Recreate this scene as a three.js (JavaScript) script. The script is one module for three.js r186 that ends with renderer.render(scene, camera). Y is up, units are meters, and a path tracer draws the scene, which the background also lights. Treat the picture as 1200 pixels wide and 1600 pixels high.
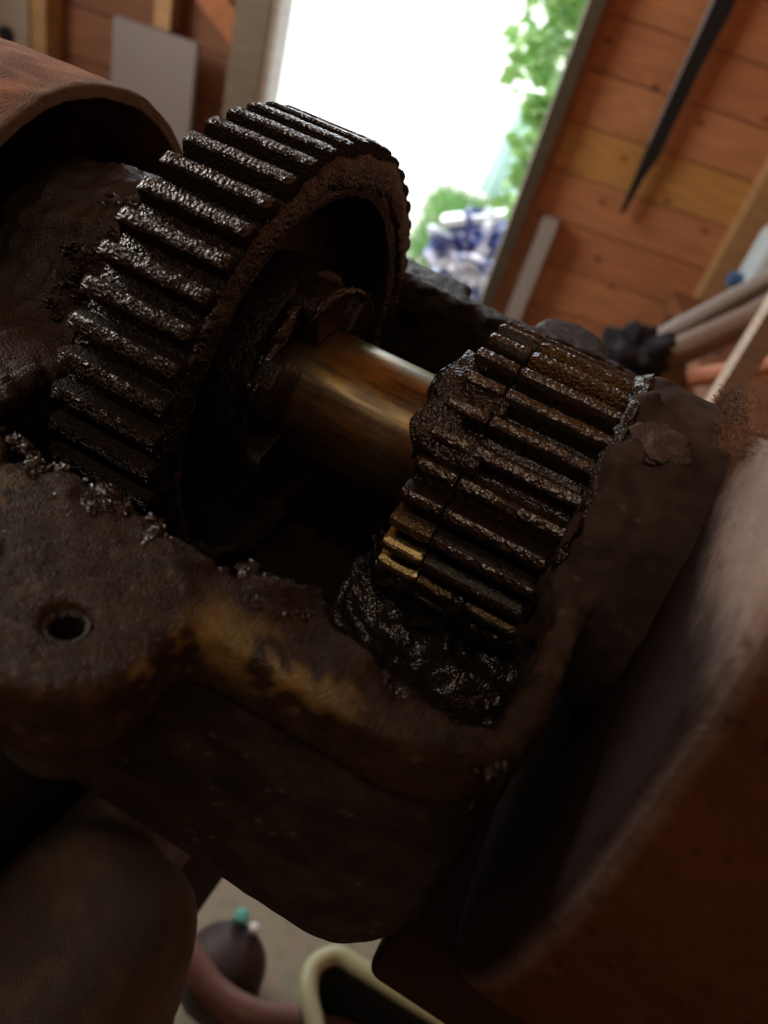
import * as THREE from 'three';
import { mergeGeometries, mergeVertices, toCreasedNormals } from 'three/addons/utils/BufferGeometryUtils.js';
import { RoundedBoxGeometry } from 'three/addons/geometries/RoundedBoxGeometry.js';
import { ImprovedNoise } from 'three/addons/math/ImprovedNoise.js';
import { RectAreaLightUniformsLib } from 'three/addons/lights/RectAreaLightUniformsLib.js';

// ------------------------------------------------------------------ camera, sky, sun, unseen strip light, exposure
const scene = new THREE.Scene();
const AX = 0.95;                                      // height of the gear shaft above the shed floor
const CAM = new THREE.Vector3(0, AX + 0.14833, 0.23593);
const RIGHT = new THREE.Vector3(0.86845, 0.25868, -0.42294), UP = new THREE.Vector3(-0.45509, 0.75438, -0.47308), BACK = new THREE.Vector3(0.19668, 0.60332, 0.77286);
const camera = new THREE.PerspectiveCamera(67.29, 0.75, 0.02, 200);
camera.quaternion.setFromRotationMatrix(new THREE.Matrix4().makeBasis(RIGHT, UP, BACK));
camera.position.copy(CAM);
camera.focus = 0.25;
camera.userData.fStop = 9;
scene.add(camera);

const renderer = new THREE.WebGLRenderer({ antialias: true });
renderer.toneMapping = THREE.LinearToneMapping;
renderer.toneMappingExposure = 1.0;
renderer.shadowMap.enabled = true;

{ // bright hazy summer sky
  const w = 128, h = 64, d = new Float32Array(w * h * 4);
  for (let j = 0; j < h; j++) for (let i = 0; i < w; i++) {
    const el = (j + 0.5) / h - 0.5, k = (j * w + i) * 4, t = Math.max(0, el * 2);
    const s = 4.5;
    d[k] = s * (0.95 - 0.35 * t); d[k + 1] = s * (1.0 - 0.22 * t); d[k + 2] = s * 1.08; d[k + 3] = 1;
  }
  const sky = new THREE.DataTexture(d, w, h, THREE.RGBAFormat, THREE.FloatType);
  sky.mapping = THREE.EquirectangularReflectionMapping; sky.magFilter = THREE.LinearFilter; sky.needsUpdate = true;
  scene.background = sky; scene.environment = sky;
}
const sun = new THREE.DirectionalLight(0xfff1dc, 5);
sun.position.set(-6, 9, -4.5); sun.target.position.set(-1, 0, -5); sun.castShadow = true;
sun.shadow.camera.left = -12; sun.shadow.camera.right = 12; sun.shadow.camera.top = 12; sun.shadow.camera.bottom = -12; sun.shadow.camera.far = 40;
scene.add(sun, sun.target);
RectAreaLightUniformsLib.init();
const UNSEEN_STRIP = { x: -0.22, y: 2.16, z: 0.8, w: 1.6, d: 0.11, power: 8.5 };   // unseen strip under the closed ceiling, shaped for the gear glints
{
  const l = new THREE.RectAreaLight(0xffe9cc, UNSEEN_STRIP.power, UNSEEN_STRIP.w, UNSEEN_STRIP.d);
  l.position.set(UNSEEN_STRIP.x, UNSEEN_STRIP.y, UNSEEN_STRIP.z); l.rotation.x = -Math.PI / 2; l.castShadow = true;
  scene.add(l);
}

const SIDE_WINDOW = { u: -1.6, y: 1.42, w: 1.25, width: 0.95, height: 0.8, power: 11 };        // in the left wall, beside the bench
{
  const a = Math.PI / 12, s = SIDE_WINDOW, l = new THREE.RectAreaLight(0xfff6ea, s.power, s.width, s.height);
  l.position.set(Math.cos(a) * s.u - Math.sin(a) * s.w, s.y, CAM.z - Math.sin(a) * s.u - Math.cos(a) * s.w); l.rotation.y = a - Math.PI / 2; l.castShadow = true;
  scene.add(l);
}

// ------------------------------------------------------------------ helpers
function rng(seed) { let a = seed >>> 0; return () => { a = (a + 0x6D2B79F5) >>> 0; let t = a; t = Math.imul(t ^ (t >>> 15), t | 1); t ^= t + Math.imul(t ^ (t >>> 7), t | 61); return ((t ^ (t >>> 14)) >>> 0) / 4294967296; }; }
const perlin = new ImprovedNoise();
const N3 = (x, y, z) => perlin.noise(x + 71.3, y + 33.7, z + 19.1);
const fbm = (x, y, z, o = 3) => { let s = 0, a = 1, f = 1; for (let i = 0; i < o; i++) { s += a * N3(x * f, y * f, z * f); a *= 0.5; f *= 2.03; } return s; };
const ridge = (x, y, z) => 1 - 2 * Math.abs(N3(x, y, z));
const clamp = (v, a = 0, b = 1) => Math.min(b, Math.max(a, v));
const smooth = (a, b, v) => { const t = clamp((v - a) / (b - a)); return t * t * (3 - 2 * t); };
const mix = (a, b, t) => a + (b - a) * t;
const smin = (a, b, k) => { const h = clamp(0.5 + 0.5 * (b - a) / k); return mix(b, a, h) - k * h * (1 - h); };
const smax = (a, b, k) => -smin(-a, -b, k);
const taken = {};
const numbered = (n) => { const k = taken[n] = (taken[n] ?? -1) + 1; return k ? `${n}_${String(k).padStart(3, '0')}` : n; };
function shadow(o) { o.castShadow = true; o.receiveShadow = true; return o; }
function thing(name, label, category, pos = [0, 0, 0], turn = 0, group) {
  const g = new THREE.Group(); g.name = numbered(name); g.position.set(...pos); g.rotation.y = turn;
  g.userData = { label, category }; if (group) g.userData.group = group; scene.add(g); return g;
}
function part(name, geo, mat, parent, label) { const m = shadow(new THREE.Mesh(geo, mat)); m.name = name; parent.add(m); if (label) m.userData.label = label; return m; }
function solo(name, geo, mat, label, category, group) { const m = shadow(new THREE.Mesh(geo, mat)); m.name = numbered(name); m.userData = { label, category }; if (group) m.userData.group = group; scene.add(m); return m; }
function struct(name, geo, mat) { const m = shadow(new THREE.Mesh(geo, mat)); m.name = name; m.userData.kind = 'structure'; scene.add(m); return m; }
const lin = (r, g, b) => new THREE.Color().setRGB(r, g, b);

// pixels of the photograph to directions; a distance always comes from a plane the thing stands on or against
const SHED = Math.PI / 12, FW = new THREE.Vector3(-Math.sin(SHED), 0, -Math.cos(SHED)), RT = new THREE.Vector3(Math.cos(SHED), 0, -Math.sin(SHED));
const ray = (px, py) => new THREE.Vector3().addScaledVector(RIGHT, (px - 600) / 1202).addScaledVector(UP, (800 - py) / 1202).addScaledVector(BACK, -1);
const S = (u, y, w) => new THREE.Vector3(CAM.x, y, CAM.z).addScaledVector(RT, u).addScaledVector(FW, w);     // shed axes: u along the door wall, w towards it
const atW = (px, py, w) => { const d = ray(px, py); return CAM.clone().addScaledVector(d, w / d.dot(FW)); };
const atY = (px, py, y) => { const d = ray(px, py); return CAM.clone().addScaledVector(d, (y - CAM.y) / d.y); };

// periodic gradient noise for textures
function pnoise(seed, P) {
  const r = rng(seed), g = new Float32Array(P * P * 2);
  for (let i = 0; i < P * P; i++) { const a = r() * 6.2832; g[i * 2] = Math.cos(a); g[i * 2 + 1] = Math.sin(a); }
  return (u, v) => {
    const x = u * P, y = v * P, xi = Math.floor(x), yi = Math.floor(y), fx = x - xi, fy = y - yi;
    const q = (i, j) => { const k = ((((yi + j) % P) + P) % P * P + (((xi + i) % P) + P) % P) * 2; return g[k] * (fx - i) + g[k + 1] * (fy - j); };
    const sx = fx * fx * fx * (fx * (fx * 6 - 15) + 10), sy = fy * fy * fy * (fy * (fy * 6 - 15) + 10);
    return mix(mix(q(0, 0), q(1, 0), sx), mix(q(0, 1), q(1, 1), sx), sy) * 1.5;
  };
}
function texture(w, h, fn, srgb) {   // fn(u, v) -> grey or [r, g, b] in 0..1
  const d = new Uint8Array(w * h * 4);
  for (let j = 0; j < h; j++) for (let i = 0; i < w; i++) {
    const c = fn(i / w, j / h), k = (j * w + i) * 4;
    if (typeof c === 'number') d[k] = d[k + 1] = d[k + 2] = clamp(c) * 255; else { d[k] = clamp(c[0]) * 255; d[k + 1] = clamp(c[1]) * 255; d[k + 2] = clamp(c[2]) * 255; }
    d[k + 3] = 255;
  }
  const t = new THREE.DataTexture(d, w, h); t.wrapS = t.wrapT = THREE.RepeatWrapping; t.magFilter = THREE.LinearFilter; t.minFilter = THREE.LinearMipmapLinearFilter; t.generateMipmaps = true;
  if (srgb) t.colorSpace = THREE.SRGBColorSpace; t.needsUpdate = true; return t;
}
const tiled = (t, sx, sy = sx) => { const c = t.clone(); c.repeat.set(1 / sx, 1 / sy); c.needsUpdate = true; return c; };

const nA = pnoise(1, 12), nB = pnoise(2, 24), nC = pnoise(3, 48), nD = pnoise(4, 96), nE = pnoise(5, 5), nF = pnoise(6, 160);
const greaseBump = texture(512, 512, (u, v) => { const p = nC(u, v), q = nD(u, v); return 0.5 + 0.14 * nB(u, v) + 0.34 * p + 0.2 * q; });
const castBump = texture(512, 512, (u, v) => 0.5 + 0.2 * nA(u, v) + 0.2 * nC(u, v) + 0.22 * nD(u, v) + 0.16 * nF(u, v));
const greaseTint = texture(256, 256, (u, v) => { const n = 0.5 + 0.35 * nA(u, v) + 0.25 * nC(u, v); return [0.72 + 0.28 * n, 0.68 + 0.3 * n, 0.62 + 0.3 * n]; }, true);
const roughVary = texture(256, 256, (u, v) => 0.62 + 0.4 * nA(u, v) + 0.3 * nC(u, v));

const M = {};
M.grease = new THREE.MeshPhysicalMaterial({ color: lin(0.017, 0.012, 0.0095), map: tiled(greaseTint, 0.05), roughness: 0.4, roughnessMap: tiled(roughVary, 0.03), bumpMap: tiled(greaseBump, 0.055), bumpScale: 0.0008, specularIntensity: 1, ior: 1.55 });
M.wetGrease = new THREE.MeshPhysicalMaterial({ color: lin(0.016, 0.012, 0.010), roughness: 0.22, bumpMap: tiled(castBump, 0.09), bumpScale: 0.0008, ior: 1.6 });
M.toothGrease = new THREE.MeshPhysicalMaterial({ color: lin(0.024, 0.0175, 0.012), map: tiled(greaseTint, 0.05), roughness: 0.22, bumpMap: tiled(greaseBump, 0.05), bumpScale: 0.0026, ior: 1.75 });
M.pinionTip = new THREE.MeshPhysicalMaterial({ color: lin(0.03, 0.022, 0.015), map: tiled(greaseTint, 0.03), roughness: 0.24, bumpMap: tiled(greaseBump, 0.07), bumpScale: 0.0008, ior: 2.0 });
M.pinionFlank = new THREE.MeshPhysicalMaterial({ color: lin(0.03, 0.022, 0.015), map: tiled(greaseTint, 0.03), roughness: 0.4, roughnessMap: tiled(roughVary, 0.03), bumpMap: tiled(castBump, 0.04), bumpScale: 0.0003, specularIntensity: 0.8 });
M.hub = new THREE.MeshPhysicalMaterial({ color: lin(0.048, 0.037, 0.031), map: tiled(greaseTint, 0.05), roughness: 0.42, bumpMap: tiled(castBump, 0.05), bumpScale: 0.0008, specularIntensity: 0.7 });
M.flank = new THREE.MeshPhysicalMaterial({ color: lin(0.024, 0.0175, 0.012), map: tiled(greaseTint, 0.05), roughness: 0.62, bumpMap: tiled(greaseBump, 0.045), bumpScale: 0.0011, specularIntensity: 0.4 });
M.brass = new THREE.MeshPhysicalMaterial({ color: lin(0.30, 0.23, 0.11), metalness: 0.85, roughness: 0.36, roughnessMap: tiled(roughVary, 0.02), bumpMap: tiled(castBump, 0.03), bumpScale: 0.00012 });
M.cast = new THREE.MeshPhysicalMaterial({ color: 0xffffff, vertexColors: true, roughness: 0.5, roughnessMap: tiled(roughVary, 0.04), bumpMap: tiled(castBump, 0.04), bumpScale: 0.0011, specularIntensity: 0.17 });
M.collar = new THREE.MeshPhysicalMaterial({ color: 0xffffff, vertexColors: true, roughness: 0.75, bumpMap: tiled(castBump, 0.03), bumpScale: 0.0004, specularIntensity: 0.25 });
M.castWall = new THREE.MeshPhysicalMaterial({ color: 0xffffff, vertexColors: true, roughness: 0.7, specularIntensity: 0.3, bumpMap: tiled(castBump, 0.05), bumpScale: 0.0004 });
M.cup = new THREE.MeshPhysicalMaterial({ color: lin(0.014, 0.011, 0.010), roughness: 0.5, bumpMap: tiled(greaseBump, 0.08), bumpScale: 0.0008 });

// naive surface nets over a distance function; uv in metres from the axis each face looks along
function netGeometry(sdf, lo, hi, cell, colour) {
  const n = [0, 1, 2].map(i => Math.ceil((hi[i] - lo[i]) / cell) + 1), [nx, ny, nz] = n;
  const f = new Float32Array(nx * ny * nz);
  for (let k = 0, t = 0; k < nz; k++) for (let j = 0; j < ny; j++) for (let i = 0; i < nx; i++, t++) f[t] = sdf(lo[0] + i * cell, lo[1] + j * cell, lo[2] + k * cell);
  const id = new Int32Array(nx * ny * nz).fill(-1), pos = [], idx = [];
  const at = (i, j, k) => (k * ny + j) * nx + i, E = [[0, 1], [2, 3], [4, 5], [6, 7], [0, 2], [1, 3], [4, 6], [5, 7], [0, 4], [1, 5], [2, 6], [3, 7]];
  for (let k = 0; k < nz - 1; k++) for (let j = 0; j < ny - 1; j++) for (let i = 0; i < nx - 1; i++) {
    const c = []; let s = 0;
    for (let q = 0; q < 8; q++) { const v = f[at(i + (q & 1), j + ((q >> 1) & 1), k + (q >> 2))]; c.push(v); if (v < 0) s++; }
    if (s === 0 || s === 8) continue;
    let x = 0, y = 0, z = 0, m = 0;
    for (const [a, b] of E) if ((c[a] < 0) !== (c[b] < 0)) { const t = c[a] / (c[a] - c[b]); x += (a & 1) + t * ((b & 1) - (a & 1)); y += ((a >> 1) & 1) + t * (((b >> 1) & 1) - ((a >> 1) & 1)); z += (a >> 2) + t * ((b >> 2) - (a >> 2)); m++; }
    id[at(i, j, k)] = pos.length / 3; pos.push(lo[0] + (i + x / m) * cell, lo[1] + (j + y / m) * cell, lo[2] + (k + z / m) * cell);
  }
  const quad = (a, b, c, d, flip) => { if (a < 0 || b < 0 || c < 0 || d < 0) return; if (flip) idx.push(a, c, b, a, d, c); else idx.push(a, b, c, a, c, d); };
  for (let k = 1; k < nz - 1; k++) for (let j = 1; j < ny - 1; j++) for (let i = 1; i < nx - 1; i++) {
    const v = f[at(i, j, k)] < 0;
    if (v !== f[at(i + 1, j, k)] < 0) quad(id[at(i, j - 1, k - 1)], id[at(i, j, k - 1)], id[at(i, j, k)], id[at(i, j - 1, k)], !v);
    if (v !== f[at(i, j + 1, k)] < 0) quad(id[at(i - 1, j, k - 1)], id[at(i - 1, j, k)], id[at(i, j, k)], id[at(i, j, k - 1)], !v);
    if (v !== f[at(i, j, k + 1)] < 0) quad(id[at(i - 1, j - 1, k)], id[at(i, j - 1, k)], id[at(i, j, k)], id[at(i - 1, j, k)], !v);
  }
  const g = new THREE.BufferGeometry(); g.setAttribute('position', new THREE.Float32BufferAttribute(pos, 3)); g.setIndex(idx); g.computeVertexNormals();
  return finish(g, colour);
}
function finish(g, colour) {      // split into faces, uv by the axis each face looks along, vertex colours
  const s = g.index ? g.toNonIndexed() : g, p = s.attributes.position, nn = s.attributes.normal, uv = new Float32Array(p.count * 2);
  for (let i = 0; i < p.count; i += 3) {
    const ax = Math.abs(nn.getX(i) + nn.getX(i + 1) + nn.getX(i + 2)), ay = Math.abs(nn.getY(i) + nn.getY(i + 1) + nn.getY(i + 2)), az = Math.abs(nn.getZ(i) + nn.getZ(i + 1) + nn.getZ(i + 2));
    for (let k = i; k < i + 3; k++) { const x = p.getX(k), y = p.getY(k), z = p.getZ(k); const [a, b] = ax >= ay && ax >= az ? [z, y] : ay >= az ? [x, z] : [x, y]; uv[k * 2] = a; uv[k * 2 + 1] = b; }
  }
  s.setAttribute('uv', new THREE.BufferAttribute(uv, 2));
  if (colour) { const c = new Float32Array(p.count * 3); for (let i = 0; i < p.count; i++) c.set(colour(p.getX(i), p.getY(i), p.getZ(i), nn.getX(i), nn.getY(i), nn.getZ(i)), i * 3); s.setAttribute('color', new THREE.BufferAttribute(c, 3)); }
  return s;
}
function pickFaces(g, keep) {     // the faces of a split geometry whose centre passes
  const p = g.attributes.position, list = [];
  for (let i = 0; i < p.count; i += 3) if (keep((p.getX(i) + p.getX(i + 1) + p.getX(i + 2)) / 3, (p.getY(i) + p.getY(i + 1) + p.getY(i + 2)) / 3, (p.getZ(i) + p.getZ(i + 1) + p.getZ(i + 2)) / 3)) list.push(i);
  const o = new THREE.BufferGeometry();
  for (const [k, a] of Object.entries(g.attributes)) { const d = new Float32Array(list.length * 3 * a.itemSize); list.forEach((i, n) => d.set(a.array.subarray(i * a.itemSize, (i + 3) * a.itemSize), n * 3 * a.itemSize)); o.setAttribute(k, new THREE.BufferAttribute(d, a.itemSize)); }
  return o;
}
// grid surface: fn(u, v) -> [x, y, z]; uv scaled to metres
function gridGeometry(nu, nv, fn, su = 1, sv = 1) {
  const pos = [], uv = [], idx = [];
  for (let j = 0; j <= nv; j++) for (let i = 0; i <= nu; i++) { pos.push(...fn(i / nu, j / nv)); uv.push(i / nu * su, j / nv * sv); }
  for (let j = 0; j < nv; j++) for (let i = 0; i < nu; i++) { const a = j * (nu + 1) + i, b = a + 1, c = a + nu + 1, d = c + 1; idx.push(a, b, d, a, d, c); }
  const g = new THREE.BufferGeometry(); g.setAttribute('position', new THREE.Float32BufferAttribute(pos, 3)); g.setAttribute('uv', new THREE.Float32BufferAttribute(uv, 2)); g.setIndex(idx); g.computeVertexNormals();
  return g;
}
// ring about the x axis swept from a profile of [x, r]; wobble(x, r, angle) -> change of r
function turned(profile, seg, wobble, a0 = 0, a1 = Math.PI * 2, sub = 1) {
  const pts = []; for (let i = 0; i < profile.length - 1; i++) for (let k = 0; k < sub; k++) { const t = k / sub; pts.push([mix(profile[i][0], profile[i + 1][0], t), mix(profile[i][1], profile[i + 1][1], t)]); } pts.push(profile.at(-1));
  let L = 0; const len = [0]; for (let i = 1; i < pts.length; i++) len.push(L += Math.hypot(pts[i][0] - pts[i - 1][0], pts[i][1] - pts[i - 1][1]));
  const rm = Math.max(...pts.map(p => p[1])), pos = [], uv = [], idx = [];
  for (let j = 0; j <= seg; j++) { const a = mix(a0, a1, j / seg); for (let i = 0; i < pts.length; i++) { const [x, r0] = pts[i], r = r0 + (wobble ? wobble(x, r0, a) : 0); pos.push(x, r * Math.sin(a), r * Math.cos(a)); uv.push(len[i], a * rm); } }
  const n = pts.length; for (let j = 0; j < seg; j++) for (let i = 0; i < n - 1; i++) { const a = j * n + i, b = a + 1, c = a + n, d = c + 1; idx.push(a, d, b, a, c, d); }
  const g = new THREE.BufferGeometry(); g.setAttribute('position', new THREE.Float32BufferAttribute(pos, 3)); g.setAttribute('uv', new THREE.Float32BufferAttribute(uv, 2)); g.setIndex(idx); g.computeVertexNormals();
  if (a1 - a0 > 6.28) { const nn = g.attributes.normal; for (let i = 0; i < n; i++) { const q = seg * n + i, v = new THREE.Vector3(nn.getX(i) + nn.getX(q), nn.getY(i) + nn.getY(q), nn.getZ(i) + nn.getZ(q)).normalize(); nn.setXYZ(i, v.x, v.y, v.z); nn.setXYZ(q, v.x, v.y, v.z); } }
  return g;
}
const box = (sx, sy, sz, r = 0.004) => new RoundedBoxGeometry(sx, sy, sz, 2, Math.min(r, sx / 2.1, sy / 2.1, sz / 2.1));
function boxUV(g) { return finish(g.index ? g.toNonIndexed() : g); }
function tubeAlong(points, radius, seg = 24, radial = 10) { return new THREE.TubeGeometry(new THREE.CatmullRomCurve3(points), seg, radius, radial); }

// ------------------------------------------------------------------ the shed
const woodGrain = (seed) => { const a = pnoise(seed, 4), b = pnoise(seed + 1, 40), c = pnoise(seed + 2, 90), kn = [[0.2, 0.3], [0.68, 0.62], [0.86, 0.2]];
  return texture(512, 256, (u, v) => {
    let w = v * 9 + 1.4 * a(u, v); let k = 0; for (const [x, y] of kn) { const d = Math.hypot((u - x) * 3.2, v - y); w += 0.9 * Math.exp(-d * d * 90); k += Math.exp(-d * d * 900); }
    const g = 0.5 + 0.5 * Math.sin(w * 6.2832), f = 0.5 + 0.5 * b(u * 0.08, v) + 0.3 * c(u * 0.12, v);
    const t = clamp(0.78 + 0.09 * g + 0.13 * f - 0.5 * k, 0.15, 1.1); return [t, t * (0.98 - 0.1 * k), t * (0.95 - 0.15 * k)]; }, true); };
const grain = woodGrain(40), grain2 = woodGrain(60);
const wood = (r, g, b, t = grain, rough = 0.62) => new THREE.MeshPhysicalMaterial({ color: lin(r, g, b), map: tiled(t, 0.9, 0.16), roughness: rough, bumpMap: tiled(t, 0.9, 0.16), bumpScale: 0.0006 });
const W = { plank: [wood(0.64, 0.30, 0.145), wood(0.59, 0.265, 0.13, grain2), wood(0.67, 0.325, 0.155), wood(0.61, 0.275, 0.135, grain2)], yellow: wood(0.68, 0.385, 0.13), dark: [wood(0.30, 0.14, 0.075), wood(0.26, 0.115, 0.06, grain2)], post: wood(0.22, 0.19, 0.145, grain2), pale: wood(0.55, 0.36, 0.18), trim: wood(0.5, 0.2, 0.09), grey: wood(0.33, 0.31, 0.30, grain2), silver: wood(0.48, 0.44, 0.39, grain2) };
const rnd = rng(7);
const shedBox = (u0, u1, y0, y1, w0, w1) => { const g = boxUV(new THREE.BoxGeometry(Math.abs(u1 - u0), y1 - y0, Math.abs(w1 - w0))); g.rotateY(SHED); const c = S((u0 + u1) / 2, (y0 + y1) / 2, (w0 + w1) / 2); g.translate(c.x, c.y, c.z); return g; };
// outside
const concrete = texture(512, 512, (u, v) => { const t = 0.80 + 0.12 * nE(u, v) + 0.1 * nB(u, v) + 0.12 * nD(u, v); return [t, t * 0.985, t * 0.95]; }, true);
{
  const g = new THREE.PlaneGeometry(160, 160); g.rotateX(-Math.PI / 2); const u = g.attributes.uv; for (let i = 0; i < u.count; i++) u.setXY(i, u.getX(i) * 160, u.getY(i) * 160);
  struct('ground', g, new THREE.MeshStandardMaterial({ color: lin(0.62, 0.6, 0.55), map: tiled(concrete, 1.7), roughness: 0.95, bumpMap: tiled(concrete, 0.6), bumpScale: 0.004 })).position.y = -0.06;
}
struct('floor', shedBox(-1.66, 0.9, -0.05, 0, -1.64, 2.44), wood(0.34, 0.28, 0.2, grain2, 0.8));
struct('ceiling', shedBox(-1.66, 0.9, 2.2, 2.25, -1.64, 2.46), wood(0.5, 0.22, 0.085));
struct('wall_left', shedBox(-1.66, -1.62, 0, 2.2, -1.6, 2.4), wood(0.42, 0.2, 0.09));
struct('wall_right', shedBox(0.86, 0.9, 0, 2.2, -1.6, 2.4), wood(0.42, 0.17, 0.07));
struct('wall_front', shedBox(-1.66, 0.9, 0, 2.2, -1.64, -1.6), wood(0.45, 0.2, 0.08));
{ // the wall with the doorway, board by board
  const wall = new THREE.Group(); wall.name = 'wall_back'; wall.userData.kind = 'structure'; scene.add(wall);
  const H = 0.128;
  for (let i = 0; i < 17; i++) {
    const y0 = i * H + 0.002, y1 = Math.min(2.198, (i + 1) * H - 0.002), j = rnd() * 0.003;
    const g = shedBox(0.163, 0.858, y0, y1, 2.4 - j, 2.425); const uv = g.attributes.uv, o = rnd() * 5; for (let k = 0; k < uv.count; k++) uv.setXY(k, uv.getX(k) + o, uv.getY(k) + o * 0.31);
    part('plank', g, i === 5 ? W.yellow : W.plank[i % 4], wall);
    const g2 = shedBox(-1.618, -0.782, y0, y1, 2.4 - j, 2.425); part('plank', g2, W.dark[i % 2], wall);
    if (y0 > 1.96) part('plank', shedBox(-0.78, 0.161, y0, y1, 2.4 - j, 2.425), W.plank[i % 4], wall);
  }
  part('cladding', shedBox(-1.62, -0.68, 0, 2.2, 2.428, 2.445), W.dark[0], wall); part('cladding', shedBox(0.12, 0.86, 0, 2.2, 2.428, 2.445), W.dark[0], wall); part('cladding', shedBox(-0.68, 0.12, 1.96, 2.2, 2.428, 2.445), W.dark[0], wall);
}
solo('door_post', shedBox(0.10, 0.139, 0, 1.95, 2.34, 2.46), wood(0.10, 0.085, 0.055, grain2, 0.85), 'weathered grey green door post against the orange boards', 'door post');
solo('door_trim', shedBox(0.1395, 0.162, 0, 1.95, 2.375, 2.42), W.trim, 'narrow orange wooden strip beside the grey green door post', 'trim');
{ const t = thing('door_post', 'broad grey door post with pale edge beside the brown boards', 'door post');
  part('post', shedBox(-0.78, -0.685, 0, 1.95, 2.33, 2.46), W.post, t); part('pale_edge', shedBox(-0.6845, -0.662, 0, 1.95, 2.335, 2.46), W.silver, t); }
solo('wall_stud', shedBox(0.70, 0.80, 0, 2.19, 2.33, 2.398), W.pale, 'yellowish upright stud at the corner of the orange boards', 'stud');
solo('leaning_board', shedBox(-1.10, -0.862, 0.001, 0.665, 2.30, 2.33), new THREE.MeshStandardMaterial({ color: lin(0.25, 0.23, 0.24), roughness: 0.6, bumpMap: tiled(castBump, 0.2), bumpScale: 0.0006 }), 'flat grey board standing against the brown planks', 'board');
solo('batten', shedBox(-1.00, -0.955, 0.667, 1.5, 2.33, 2.398), W.pale, 'short pale batten above the flat grey board', 'batten');
{ // leaning diagonal brace
  const a = S(-0.86, 0.80, 2.36), b = S(-0.79, 0.62, 2.36); const g = new THREE.BoxGeometry(0.07, 0.5, 0.03); const m = solo('wall_brace', boxUV(g), W.trim, 'diagonal orange brace between grey board and door post', 'brace');
  m.position.copy(S(-0.90, 0.80, 2.375)); m.rotation.set(0, SHED, 0); m.rotateZ(0.95); }
{ const t = thing('corner_post', 'pale grey corner post with a bolt hole and yellow edge', 'post');
  part('post', shedBox(-1.56, -1.345, 0, 2.19, 2.30, 2.398), W.silver, t); part('yellow_edge', shedBox(-1.3445, -1.30, 0, 2.19, 2.31, 2.398), W.pale, t);
  const h = new THREE.CylinderGeometry(0.022, 0.022, 0.012, 20); h.rotateX(Math.PI / 2); const m = part('bolt_hole', h, M.cup, t); m.position.copy(S(-1.408, 0.532, 2.298)); m.rotation.y = SHED; }
{ // pointed steel bar hung on the boards
  const t = thing('pointed_bar', 'long dark steel bar with a pointed tip hanging on orange boards', 'bar');
  const sh = new THREE.Shape(); sh.moveTo(-0.006, 0); sh.lineTo(0.002, 0.01); sh.lineTo(0.010, 0.10); sh.lineTo(0.024, 0.16); sh.lineTo(0.027, 0.38); sh.lineTo(0.036, 0.5); sh.lineTo(0.038, 1.2); sh.lineTo(-0.010, 1.2); sh.lineTo(-0.010, 0.2); sh.closePath();
  const g = new THREE.ExtrudeGeometry(sh, { depth: 0.014, bevelEnabled: true, bevelSize: 0.003, bevelThickness: 0.003, bevelSegments: 2 });
  const m = part('blade', finish(g), new THREE.MeshStandardMaterial({ color: lin(0.008, 0.007, 0.008), roughness: 0.9, bumpMap: tiled(castBump, 0.1), bumpScale: 0.0015 }), t);
  const g2 = new THREE.CylinderGeometry(0.011, 0.005, 0.95, 10); g2.translate(-0.004, 0.66, 0); const e = part('edge', g2, new THREE.MeshStandardMaterial({ color: lin(0.22, 0.2, 0.2), roughness: 0.5 }), t);
  for (const q of [m, e]) { q.position.copy(S(0.397, 0.594, 2.372)); q.rotation.y = SHED; } e.position.copy(S(0.39, 0.594, 2.362)); }
solo('batten', shedBox(0.19, 0.235, 0.001, 0.52, 2.33, 2.396), new THREE.MeshStandardMaterial({ color: lin(0.4, 0.38, 0.38), roughness: 0.5, metalness: 0.1 }), 'short upright grey batten at the foot of the orange boards', 'batten');
{ // window in the left wall
  const t = thing('window', 'bright two pane window in the side wall of the shed', 'window'), q = SIDE_WINDOW, u = q.u - 0.008, y0 = q.y - q.height / 2, y1 = q.y + q.height / 2, w0 = q.w - q.width / 2, w1 = q.w + q.width / 2, glow = new THREE.MeshStandardMaterial({ color: 0xdddddd, roughness: 0.4, emissive: new THREE.Color(0xfff6ea), emissiveIntensity: 2 });
  part('pane', shedBox(u - 0.006, u, y0, y1, w0, q.w - 0.015), glow, t); part('pane', shedBox(u - 0.006, u, y0, y1, q.w + 0.015, w1), glow, t); part('mullion', shedBox(u - 0.01, u + 0.006, y0, y1, q.w - 0.0145, q.w + 0.0145), W.trim, t);
  for (const f of [[y0 - 0.05, y0 - 0.001, w0 - 0.05, w1 + 0.05], [y1 + 0.001, y1 + 0.05, w0 - 0.05, w1 + 0.05], [y0, y1, w0 - 0.05, w0 - 0.001], [y0, y1, w1 + 0.001, w1 + 0.05]]) part('frame', shedBox(u - 0.011, u + 0.02, ...f), W.trim, t);
}
{ // unseen strip light: framed glowing panel under the closed ceiling, stretched for gear glints
  const R = UNSEEN_STRIP, t = thing('unseen_strip_light', 'unseen glowing strip in a wooden frame, stretched for gear glints', 'roof light', [R.x, R.y, R.z]);
  part('panel', new THREE.BoxGeometry(R.w, 0.01, R.d).translate(0, 0.012, 0), new THREE.MeshStandardMaterial({ color: 0xdddddd, roughness: 0.5, emissive: new THREE.Color(0xffe9cc), emissiveIntensity: 1.2 }), t);
  for (const [x, z, a, b] of [[-R.w / 2 - 0.02, 0, 0.04, R.d + 0.08], [R.w / 2 + 0.02, 0, 0.04, R.d + 0.08], [0, -R.d / 2 - 0.02, R.w, 0.04], [0, R.d / 2 + 0.02, R.w, 0.04]]) part('frame', boxUV(new THREE.BoxGeometry(a, 0.05, b).translate(x, 0.012, z)), W.trim, t);
}
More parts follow.
